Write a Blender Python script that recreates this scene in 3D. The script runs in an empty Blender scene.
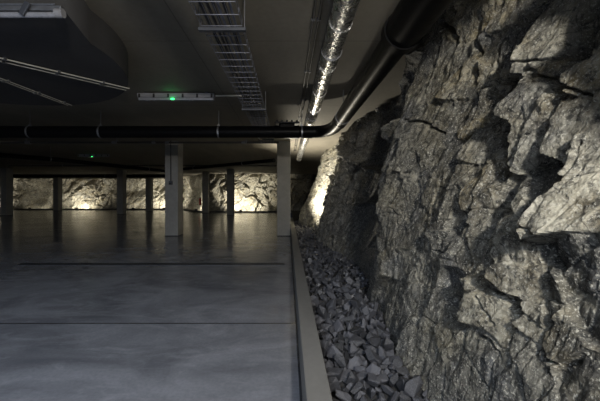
import bpy, bmesh, math, random
import numpy as np
from mathutils import Vector, Matrix

random.seed(7)
RNG = np.random.default_rng(11)
S = bpy.context.scene
COL = S.collection

# ------------------------------------------------------------------ camera
cam_data = bpy.data.cameras.new('camera')
cam = bpy.data.objects.new('camera', cam_data)
COL.objects.link(cam)
cam.location = (0, 0, 1.25)
cam.rotation_euler = (math.pi / 2, 0, 0)
cam_data.sensor_width = 36
cam_data.lens = 20
cam_data.shift_x = 0.02
cam_data.shift_y = -0.009
cam_data.clip_start = 0.05
cam_data.clip_end = 200
S.camera = cam

# ------------------------------------------------------------------ world, large lights, exposure
w = bpy.data.worlds.new('World')
S.world = w
w.use_nodes = True
w.node_tree.nodes['Background'].inputs[0].default_value = (0.55, 0.68, 1.0, 1)
w.node_tree.nodes['Background'].inputs[1].default_value = 0.012


def area_light(name, loc, target, sx, sy, power, color, spread=180):
    d = bpy.data.lights.new(name, 'AREA')
    d.shape = 'RECTANGLE'
    d.size, d.size_y = sx, sy
    d.energy = power
    d.color = color
    d.spread = math.radians(spread)
    o = bpy.data.objects.new(name, d)
    COL.objects.link(o)
    o.location = loc
    v = Vector(target) - Vector(loc)
    o.rotation_euler = v.to_track_quat('-Z', 'Y').to_euler()
    return o


# daylight from the vehicle entrance behind the camera
area_light('entrance_daylight', (-2.8, -3.0, 2.8), (-3.5, -1.3, 0.2), 5.0, 1.6, 590, (0.74, 0.84, 1.0), 125)
# batten above the stone strip, behind the camera
area_light('strip_batten', (0.56, -1.2, 2.2), (1.10, 3.0, 1.5), 0.2, 0.12, 145, (1.0, 0.95, 0.86))

S.view_settings.view_transform = 'Standard'
S.view_settings.look = 'None'
S.view_settings.gamma = 1
S.view_settings.use_curve_mapping = False
S.view_settings.exposure = 0.0
try:
    S.cycles.max_bounces = 6
    S.cycles.diffuse_bounces = 4
    S.cycles.glossy_bounces = 3
    S.cycles.sample_clamp_indirect = 3.0
    S.cycles.use_denoising = True
except Exception:
    pass


# ------------------------------------------------------------------ mesh helpers
class MB:
    """collects shapes, then links them as one mesh object"""

    def __init__(self):
        self.v, self.f, self.sm = [], [], []

    def add(self, vs, fs, smooth=False):
        o = len(self.v)
        self.v += [tuple(p) for p in vs]
        self.f += [tuple(i + o for i in f) for f in fs]
        self.sm += [smooth] * len(fs)

    def box(self, lo, hi, bevel=0.0, rot=None, pivot=None):
        bm = bmesh.new()
        bmesh.ops.create_cube(bm, size=1)
        c = (Vector(lo) + Vector(hi)) / 2
        s = Vector(hi) - Vector(lo)
        for v in bm.verts:
            v.co = Vector((v.co.x * s.x, v.co.y * s.y, v.co.z * s.z)) + c
        if bevel:
            bmesh.ops.bevel(bm, geom=bm.edges[:], offset=bevel, segments=2, affect='EDGES', profile=0.5)
        if rot is not None:
            p = Vector(pivot if pivot is not None else c)
            for v in bm.verts:
                v.co = rot @ (v.co - p) + p
        bm.verts.index_update()
        self.add([v.co[:] for v in bm.verts], [[v.index for v in f.verts] for f in bm.faces])
        bm.free()
        return self

    def tube(self, pts, r, n=12, caps=True, closed=False):
        pts = [Vector(p) for p in pts]
        rr = r if isinstance(r, (list, tuple)) else [r] * len(pts)
        m = len(pts)
        tans = []
        for i in range(m):
            if closed:
                t = pts[(i + 1) % m] - pts[i - 1]
            else:
                t = pts[min(i + 1, m - 1)] - pts[max(i - 1, 0)]
            tans.append(t.normalized())
        up = Vector((0, 0, 1)) if abs(tans[0].z) < 0.9 else Vector((0, 1, 0))
        nrm = (up - tans[0] * up.dot(tans[0])).normalized()
        vs = []
        for i in range(m):
            nrm = (nrm - tans[i] * nrm.dot(tans[i])).normalized()
            b = tans[i].cross(nrm)
            for k in range(n):
                a = 2 * math.pi * k / n
                vs.append(pts[i] + (nrm * math.cos(a) + b * math.sin(a)) * rr[i])
        fs = []
        rng = m if closed else m - 1
        for i in range(rng):
            j = (i + 1) % m
            for k in range(n):
                k2 = (k + 1) % n
                fs.append((i * n + k, i * n + k2, j * n + k2, j * n + k))
        self.add(vs, fs, True)
        if caps and not closed:
            self.add(vs[:n], [tuple(range(n))[::-1]])
            self.add(vs[-n:], [tuple(range(n))])
        return self

    def ring(self, c, axis, r, w, thick, n=24):
        """a flat band (hollow) around axis"""
        axis = Vector(axis).normalized()
        up = Vector((0, 0, 1)) if abs(axis.z) < 0.9 else Vector((0, 1, 0))
        a1 = (up - axis * up.dot(axis)).normalized()
        a2 = axis.cross(a1)
        c = Vector(c)
        prof = [(r, -w / 2), (r + thick, -w / 2), (r + thick, w / 2), (r, w / 2)]
        vs, fs = [], []
        for k in range(n):
            an = 2 * math.pi * k / n
            d = a1 * math.cos(an) + a2 * math.sin(an)
            for (q, h) in prof:
                vs.append(c + d * q + axis * h)
        for k in range(n):
            k2 = (k + 1) % n
            for j in range(4):
                j2 = (j + 1) % 4
                fs.append((k * 4 + j, k2 * 4 + j, k2 * 4 + j2, k * 4 + j2))
        self.add(vs, fs, False)
        return self

    def prism(self, outline, z0, z1):
        n = len(outline)
        vs = [(x, y, z0) for x, y in outline] + [(x, y, z1) for x, y in outline]
        fs = [tuple(range(n))[::-1], tuple(range(n, 2 * n))]
        self.add(vs, fs)
        self.add(vs, [(i, (i + 1) % n, (i + 1) % n + n, i + n) for i in range(n)], n > 12)
        return self

    def build(self, name, mat, parent=None, loc=None):
        me = bpy.data.meshes.new(name)
        me.from_pydata(self.v, [], self.f)
        me.polygons.foreach_set('use_smooth', self.sm)
        me.materials.append(mat)
        me.update()
        o = bpy.data.objects.new(name, me)
        COL.objects.link(o)
        if parent is not None:
            o.parent = parent
        if loc is not None:
            o.location = loc
        return o


def tag(o, label, cat, group=None, kind=None):
    o['label'] = label
    o['category'] = cat
    if group:
        o['group'] = group
    if kind:
        o['kind'] = kind
    return o


def thing(name, label, cat, loc=(0, 0, 0), rz=0.0, group=None, kind=None):
    o = bpy.data.objects.new(name, None)
    COL.objects.link(o)
    o.location = loc
    o.rotation_euler = (0, 0, rz)
    o.empty_display_size = 0.1
    return tag(o, label, cat, group, kind)


def copy_tree(root, loc, label=None, rz=None):
    r = root.copy()
    COL.objects.link(r)
    r.location = loc
    if rz is not None:
        r.rotation_euler = (0, 0, rz)
    if label:
        r['label'] = label
    for ch in list(root.children):
        c = ch.copy()
        COL.objects.link(c)
        c.parent = r
        for g in list(ch.children):
            d = g.copy()
            COL.objects.link(d)
            d.parent = c
    return r


def smooth_path(pts, it=2):
    pts = [Vector(p) for p in pts]
    for _ in range(it):
        out = [pts[0]]
        for a, b in zip(pts[:-1], pts[1:]):
            out += [a * 0.75 + b * 0.25, a * 0.25 + b * 0.75]
        out.append(pts[-1])
        pts = out
    return pts


# ------------------------------------------------------------------ materials
class NT:
    def __init__(self, name):
        self.m = bpy.data.materials.new(name)
        self.m.use_nodes = True
        self.t = self.m.node_tree
        self.b = self.t.nodes['Principled BSDF']
        self.tc = self.t.nodes.new('ShaderNodeTexCoord')
        self.co = self.tc.outputs['Object']

    def node(self, typ, **kw):
        n = self.t.nodes.new(typ)
        for k, v in kw.items():
            if k.startswith('i_'):
                key = k[2:]
                key = int(key) if key.isdigit() else key
                n.inputs[key].default_value = v
            else:
                setattr(n, k, v)
        return n

    def link(self, a, b):
        self.t.links.new(a, b)

    def mapping(self, scale=(1, 1, 1), rot=(0, 0, 0), loc=(0, 0, 0), co=None):
        n = self.node('ShaderNodeMapping')
        n.inputs['Scale'].default_value = scale
        n.inputs['Rotation'].default_value = rot
        n.inputs['Location'].default_value = loc
        self.link(co or self.co, n.inputs['Vector'])
        return n.outputs[0]

    def noise(self, scale, detail=6, rough=0.6, co=None, dist=0.0):
        n = self.node('ShaderNodeTexNoise')
        n.inputs['Scale'].default_value = scale
        n.inputs['Detail'].default_value = detail
        n.inputs['Roughness'].default_value = rough
        n.inputs['Distortion'].default_value = dist
        self.link(co or self.co, n.inputs['Vector'])
        return n.outputs['Fac']

    def ramp(self, fac, stops):
        n = self.node('ShaderNodeValToRGB')
        cr = n.color_ramp
        while len(cr.elements) < len(stops):
            cr.elements.new(0.5)
        for e, (p, c) in zip(cr.elements, stops):
            e.position = p
            e.color = (c, c, c, 1) if not hasattr(c, '__len__') else (*c[:3], 1)
        self.link(fac, n.inputs[0])
        return n.outputs[0]

    def mix(self, fac, a, b, mode='MIX'):
        n = self.node('ShaderNodeMix', data_type='RGBA', blend_type=mode)
        for sock, val in ((n.inputs[0], fac), (n.inputs[6], a), (n.inputs[7], b)):
            if isinstance(val, bpy.types.NodeSocket):
                self.link(val, sock)
            elif hasattr(val, '__len__'):
                sock.default_value = (*val[:3], 1)
            else:
                sock.default_value = val
        return n.outputs[2]

    def math(self, op, a, b=0.0, clamp=False):
        n = self.node('ShaderNodeMath', operation=op, use_clamp=clamp)
        for sock, val in ((n.inputs[0], a), (n.inputs[1], b)):
            if isinstance(val, bpy.types.NodeSocket):
                self.link(val, sock)
            else:
                sock.default_value = val
        return n.outputs[0]

    def bump(self, h, strength=0.3, dist=0.01, normal=None):
        n = self.node('ShaderNodeBump')
        n.inputs['Strength'].default_value = strength
        n.inputs['Distance'].default_value = dist
        self.link(h, n.inputs['Height'])
        if normal is not None:
            self.link(normal, n.inputs['Normal'])
        self.link(n.outputs[0], self.b.inputs['Normal'])
        return n.outputs[0]

    def set(self, **kw):
        for k, v in kw.items():
            s = self.b.inputs[k.replace('_', ' ')]
            if isinstance(v, bpy.types.NodeSocket):
                self.link(v, s)
            elif hasattr(v, '__len__'):
                s.default_value = (*v[:3], 1)
            else:
                s.default_value = v
        return self


def plain(name, col, rough=0.5, metal=0.0, var=0.15, scale=8.0, spec=0.5):
    n = NT(name)
    f = n.noise(scale, 5)
    dark = tuple(c * (1 - var) for c in col)
    lite = tuple(min(1, c * (1 + var)) for c in col)
    n.set(Base_Color=n.mix(f, dark, lite), Metallic=metal, Specular_IOR_Level=spec)
    n.set(Roughness=n.ramp(n.noise(scale * 2, 3), [(0.3, max(0.02, rough - 0.06)), (0.7, min(1, rough + 0.06))]))
    return n.m


def emitter(name, col, strength):
    n = NT(name)
    n.set(Base_Color=col, Emission_Color=col, Emission_Strength=strength)
    return n.m


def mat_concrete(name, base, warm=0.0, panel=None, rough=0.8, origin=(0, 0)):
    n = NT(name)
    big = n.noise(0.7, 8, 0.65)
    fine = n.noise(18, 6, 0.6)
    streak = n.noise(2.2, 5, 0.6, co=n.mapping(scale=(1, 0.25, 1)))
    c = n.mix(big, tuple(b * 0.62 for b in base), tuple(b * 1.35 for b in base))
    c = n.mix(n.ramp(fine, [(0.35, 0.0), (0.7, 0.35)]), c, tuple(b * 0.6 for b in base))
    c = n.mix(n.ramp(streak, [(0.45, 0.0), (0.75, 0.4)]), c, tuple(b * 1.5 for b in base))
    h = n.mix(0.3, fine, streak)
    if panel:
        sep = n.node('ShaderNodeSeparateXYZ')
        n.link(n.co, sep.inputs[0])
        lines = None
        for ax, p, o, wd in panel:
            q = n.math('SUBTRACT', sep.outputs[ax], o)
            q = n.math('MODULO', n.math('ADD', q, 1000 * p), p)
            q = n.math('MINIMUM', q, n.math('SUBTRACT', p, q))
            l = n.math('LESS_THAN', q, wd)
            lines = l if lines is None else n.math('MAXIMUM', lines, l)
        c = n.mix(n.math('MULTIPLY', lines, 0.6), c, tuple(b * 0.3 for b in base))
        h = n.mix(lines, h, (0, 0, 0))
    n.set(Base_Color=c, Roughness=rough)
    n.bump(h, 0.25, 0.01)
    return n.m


def mat_floor():
    n = NT('polished_concrete')
    big = n.noise(0.55, 8, 0.62, dist=0.6)
    sw = n.noise(0.9, 9, 0.6, co=n.mapping(scale=(0.9, 1.3, 1), rot=(0, 0, 0.7)), dist=1.2)
    sw2 = n.noise(3.0, 8, 0.65, co=n.mapping(scale=(0.7, 1.4, 1), rot=(0, 0, -0.6)), dist=1.4)
    fine = n.noise(40, 5, 0.6)
    c = n.mix(n.ramp(big, [(0.3, 0.0), (0.7, 1.0)]), (0.145, 0.152, 0.172), (0.29, 0.30, 0.335))
    c = n.mix(n.ramp(sw, [(0.42, 0.0), (0.66, 0.7)]), c, (0.085, 0.09, 0.105))
    c = n.mix(n.ramp(sw2, [(0.50, 0.0), (0.72, 0.28)]), c, (0.42, 0.43, 0.47))
    c = n.mix(n.ramp(fine, [(0.4, 0.0), (0.7, 0.25)]), c, (0.08, 0.08, 0.09))
    sep = n.node('ShaderNodeSeparateXYZ')
    n.link(n.co, sep.inputs[0])
    lines = None
    for y0, wd in ((3.25, 0.012), (10.12, 0.03), (16.5, 0.03), (0.6, 0.012)):
        l = n.math('LESS_THAN', n.math('ABSOLUTE', n.math('SUBTRACT', sep.outputs[1], y0)), wd)
        lines = l if lines is None else n.math('MAXIMUM', lines, l)
    edge = n.math('GREATER_THAN', sep.outputs[0], 0.072)
    lines = n.math('MAXIMUM', lines, edge)
    c = n.mix(n.math('MULTIPLY', lines, 0.85), c, (0.012, 0.012, 0.014))
    n.set(Base_Color=c)
    n.set(Roughness=n.ramp(n.mix(0.5, sw, sw2), [(0.3, 0.12), (0.7, 0.28)]))
    h = n.mix(lines, n.mix(0.15, sw, fine), (0, 0, 0))
    n.bump(h, 0.05, 0.004)
    return n.m


def mat_rock(name, base=1.0):
    n = NT(name)
    big = n.noise(1.1, 8, 0.62)
    mid = n.noise(4.5, 9, 0.68, dist=0.4)
    fine = n.noise(26, 8, 0.7)
    tiny = n.noise(90, 5, 0.7)
    band = n.noise(6.0, 7, 0.66, co=n.mapping(scale=(1.0, 0.55, 2.6), rot=(0.95, 0.15, 0)), dist=0.8)
    att = n.node('ShaderNodeVertexColor', layer_name='rock_tint')
    sep = n.node('ShaderNodeSeparateColor')
    n.link(att.outputs['Color'], sep.inputs[0])
    k = base
    vor = n.node('ShaderNodeTexVoronoi', feature='DISTANCE_TO_EDGE')
    vor.inputs['Scale'].default_value = 5.5
    wco = n.node('ShaderNodeVectorMath', operation='ADD')
    wn = n.node('ShaderNodeTexNoise')
    wn.inputs['Scale'].default_value = 3.0
    wn.inputs['Detail'].default_value = 6
    n.link(n.co, wn.inputs['Vector'])
    wsc = n.node('ShaderNodeVectorMath', operation='SCALE')
    wsc.inputs['Scale'].default_value = 0.35
    n.link(wn.outputs['Color'], wsc.inputs[0])
    n.link(n.mapping(scale=(1.0, 1.3, 0.7), rot=(0.6, 0, 0)), wco.inputs[0])
    n.link(wsc.outputs[0], wco.inputs[1])
    n.link(wco.outputs[0], vor.inputs['Vector'])
    crackm = n.ramp(vor.outputs['Distance'], [(0.0, 1.0), (0.035, 0.0)])
    c = n.mix(n.ramp(big, [(0.36, 0.0), (0.62, 1.0)]), (0.060 * k, 0.064 * k, 0.068 * k), (0.19 * k, 0.185 * k, 0.16 * k))
    c = n.mix(n.ramp(mid, [(0.48, 0.0), (0.60, 0.85)]), c, (0.34 * k, 0.325 * k, 0.27 * k))
    c = n.mix(n.ramp(band, [(0.50, 0.0), (0.60, 0.8)]), c, (0.035 * k, 0.038 * k, 0.040 * k))
    c = n.mix(n.ramp(n.noise(1.7, 6, 0.6, co=n.mapping(loc=(3.1, 7.7, 1.3))), [(0.52, 0.0), (0.66, 0.55)]), c, (0.19 * k, 0.165 * k, 0.10 * k))
    c = n.mix(n.ramp(n.noise(2.3, 6, 0.6, co=n.mapping(loc=(9.1, 2.2, 4.4))), [(0.52, 0.0), (0.66, 0.7)]), c, (0.085 * k, 0.095 * k, 0.115 * k))
    c = n.mix(n.math('MULTIPLY', n.ramp(n.noise(3.2, 7, 0.65), [(0.40, 0.1), (0.58, 1.0)]), n.math('MULTIPLY', sep.outputs[0], 0.9)), c, (0.27 * k, 0.20 * k, 0.07 * k))
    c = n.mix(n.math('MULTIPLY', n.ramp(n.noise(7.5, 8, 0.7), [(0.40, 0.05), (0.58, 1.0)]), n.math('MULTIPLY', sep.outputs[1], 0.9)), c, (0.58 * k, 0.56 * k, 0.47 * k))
    c = n.mix(n.math('MULTIPLY', n.ramp(n.noise(2.8, 7, 0.65, co=n.mapping(loc=(5.5, 1.2, 8.3))), [(0.36, 0.15), (0.6, 0.85)]), sep.outputs[2]), c, (0.055 * k, 0.060 * k, 0.070 * k))  # third tint channel: blotchy darker blue-grey
    c = n.mix(n.ramp(fine, [(0.49, 0.0), (0.60, 0.8)]), c, (0.022 * k, 0.023 * k, 0.024 * k))
    c = n.mix(n.ramp(tiny, [(0.54, 0.0), (0.62, 0.7)]), c, (0.55 * k, 0.54 * k, 0.48 * k))
    c = n.mix(n.math('MULTIPLY', crackm, n.ramp(mid, [(0.42, 0.0), (0.55, 0.8)])), c, (0.015, 0.015, 0.015))
    n.set(Base_Color=c, Roughness=n.ramp(fine, [(0.3, 0.5), (0.7, 0.85)]), Specular_IOR_Level=0.4)
    h = n.mix(0.4, n.mix(0.4, mid, band), n.mix(0.4, fine, tiny))
    n.bump(h, 0.9, 0.07)
    return n.m


def mat_stone(name, islands):
    n = NT(name)
    tone = n.node('ShaderNodeNewGeometry').outputs['Random Per Island'] if islands else n.node('ShaderNodeObjectInfo').outputs['Color']
    fine = n.noise(30, 7, 0.7)
    big = n.noise(9, 5, 0.6)
    c = n.mix(tone, (0.007, 0.008, 0.010), (0.085, 0.088, 0.104))
    c = n.mix(n.ramp(big, [(0.42, 0.0), (0.65, 0.6)]), c, (0.12, 0.123, 0.138))
    c = n.mix(n.ramp(fine, [(0.5, 0.0), (0.7, 0.6)]), c, (0.018, 0.018, 0.021))
    n.set(Base_Color=c, Roughness=0.42)
    n.bump(fine, 0.5, 0.01)
    return n.m


def mat_foil():
    n = NT('foil')
    v = n.node('ShaderNodeTexVoronoi', feature='F1')
    v.inputs['Scale'].default_value = 26
    n.link(n.mapping(scale=(1, 0.6, 1)), v.inputs['Vector'])
    f = n.noise(14, 8, 0.7, dist=1.5)
    h = n.mix(0.5, v.outputs['Distance'], f)
    n.set(Base_Color=n.mix(f, (0.6, 0.6, 0.6), (0.88, 0.87, 0.84)), Metallic=0.95)
    n.set(Roughness=n.ramp(f, [(0.3, 0.18), (0.7, 0.38)]))
    n.bump(h, 0.55, 0.02)
    return n.m


M = dict(
    ceiling=mat_concrete('ceiling_concrete', (0.165, 0.15, 0.12), panel=[(1, 2.55, 3.57, 0.006), (0, 3.3, -1.05, 0.006)]),
    column=mat_concrete('column_concrete', (0.24, 0.235, 0.22)),
    kerb=mat_concrete('kerb_concrete', (0.14, 0.138, 0.132)),
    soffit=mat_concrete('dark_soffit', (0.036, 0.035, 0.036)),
    floor=mat_floor(),
    rock=mat_rock('rock'),
    stone=mat_stone('ballast_stone', False),
    stone_mass=mat_stone('ballast_mass', True),
    bed=plain('gravel_bed', (0.03, 0.03, 0.032), 0.9, 0, 0.6, 30),
    foil=mat_foil(),
    black=plain('black_plastic', (0.004, 0.004, 0.0045), 0.38, spec=0.06),
    rubber=plain('black_rubber', (0.010, 0.010, 0.011), 0.6),
    galv=plain('galvanised_steel', (0.22, 0.225, 0.24), 0.45, 0.8),
    wire=plain('zinc_wire', (0.17, 0.18, 0.22), 0.5, 0.4),
    dark_steel=plain('dark_steel', (0.07, 0.075, 0.09), 0.5, 0.5),
    cable=plain('cable_sheath', (0.020, 0.020, 0.026), 0.5),
    cable_grey=plain('grey_cable_sheath', (0.10, 0.11, 0.15), 0.5),
    white=plain('white_enamel', (0.22, 0.22, 0.235), 0.4),
    diffuser=plain('frosted_diffuser', (0.22, 0.225, 0.25), 0.25),
    conduit=plain('pale_conduit', (0.40, 0.39, 0.34), 0.5),
    red=plain('red_enamel', (0.45, 0.02, 0.015), 0.35),
    brown_steel=plain('dull_pipe_paint', (0.05, 0.047, 0.042), 0.5),
    green=emitter('green_indicator', (0.05, 1.0, 0.22), 2.2),
    lens=emitter('floodlight_lens', (1.0, 0.88, 0.66), 3.0),
)


# ------------------------------------------------------------------ noise for the rock
def _hash(ix, iy, seed):
    h = (ix.astype(np.int64) * 374761393 + iy.astype(np.int64) * 668265263 + seed * 982451653) & 0x7fffffff
    h = ((h ^ (h >> 13)) * 1274126177) & 0x7fffffff
    return ((h ^ (h >> 16)) & 0xffffff) / float(0xffffff)


def vnoise(x, y, seed):
    ix, iy = np.floor(x), np.floor(y)
    fx, fy = x - ix, y - iy
    fx, fy = fx * fx * fx * (fx * (fx * 6 - 15) + 10), fy * fy * fy * (fy * (fy * 6 - 15) + 10)
    a, b = _hash(ix, iy, seed), _hash(ix + 1, iy, seed)
    c, d = _hash(ix, iy + 1, seed), _hash(ix + 1, iy + 1, seed)
    return (a * (1 - fx) + b * fx) * (1 - fy) + (c * (1 - fx) + d * fx) * fy - 0.5


def fbm(x, y, seed, octv=5, gain=0.5):
    s, a = 0, 1.0
    for i in range(octv):
        s = s + a * vnoise(x * 2 ** i, y * 2 ** i, seed + i * 17)
        a *= gain
    return s


def ridged(x, y, seed, octv=4):
    s, a = 0, 1.0
    for i in range(octv):
        s = s + a * (1 - np.abs(vnoise(x * 2 ** i, y * 2 ** i, seed + i * 13)) * 4)
        a *= 0.5
    return s


def smooth01(t):
    t = np.clip(t, 0, 1)
    return t * t * (3 - 2 * t)


def facets(x, y, seed, tilt=0.5, step=0.3, crack=0.0, crack_w=0.08, soft=0.14):
    """broken-stone relief: every Voronoi cell is a tilted plane of its own, in cell units"""
    ix, iy = np.floor(x), np.floor(y)
    best = np.full(x.shape, 9e9)
    second = np.full(x.shape, 9e9)
    val = np.zeros(x.shape)
    val2 = np.zeros(x.shape)
    for dx in (-1, 0, 1):
        for dy in (-1, 0, 1):
            cx, cy = ix + dx, iy + dy
            px = cx + 0.1 + 0.8 * _hash(cx, cy, seed)
            py = cy + 0.1 + 0.8 * _hash(cx, cy, seed + 1)
            ux, uy = x - px, y - py
            d = np.sqrt(ux * ux + uy * uy)
            pl = (step * (_hash(cx, cy, seed + 2) - 0.5) + tilt * ((_hash(cx, cy, seed + 3) - 0.5) * ux + (_hash(cx, cy, seed + 4) - 0.5) * uy) * 2)
            near = d < best
            nxt = (~near) & (d < second)
            val2 = np.where(near, val, np.where(nxt, pl, val2))
            second = np.where(near, best, np.where(nxt, d, second))
            val = np.where(near, pl, val)
            best = np.where(near, d, best)
    e = second - best
    k = 0.5 + 0.5 * smooth01(e / soft)
    val = val * k + val2 * (1 - k)
    if crack:
        val = val - crack * np.exp(-(e / crack_w) ** 2)
    return val


def grid_mesh(name, P, mat, rock_tint=None, smooth=True, flip=False):
    nu, nv = P.shape[:2]
    me = bpy.data.meshes.new(name)
    idx = np.arange(nu * nv).reshape(nu, nv)
    q = np.stack([idx[:-1, :-1], idx[1:, :-1], idx[1:, 1:], idx[:-1, 1:]], -1).reshape(-1, 4)
    if flip:
        q = q[:, ::-1]
    me.vertices.add(nu * nv)
    me.vertices.foreach_set('co', P.reshape(-1).astype(np.float32))
    me.loops.add(q.size)
    me.loops.foreach_set('vertex_index', q.reshape(-1).astype(np.int32))
    me.polygons.add(len(q))
    me.polygons.foreach_set('loop_start', np.arange(0, q.size, 4, dtype=np.int32))
    me.polygons.foreach_set('loop_total', np.full(len(q), 4, dtype=np.int32))
    me.update(calc_edges=True)
    me.polygons.foreach_set('use_smooth', np.full(len(q), smooth))
    if rock_tint is not None:
        a = me.color_attributes.new('rock_tint', 'FLOAT_COLOR', 'POINT')
        a.data.foreach_set('color', rock_tint.reshape(-1).astype(np.float32))
    me.materials.append(mat)
    me.validate()
    o = bpy.data.objects.new(name, me)
    COL.objects.link(o)
    return o


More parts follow.
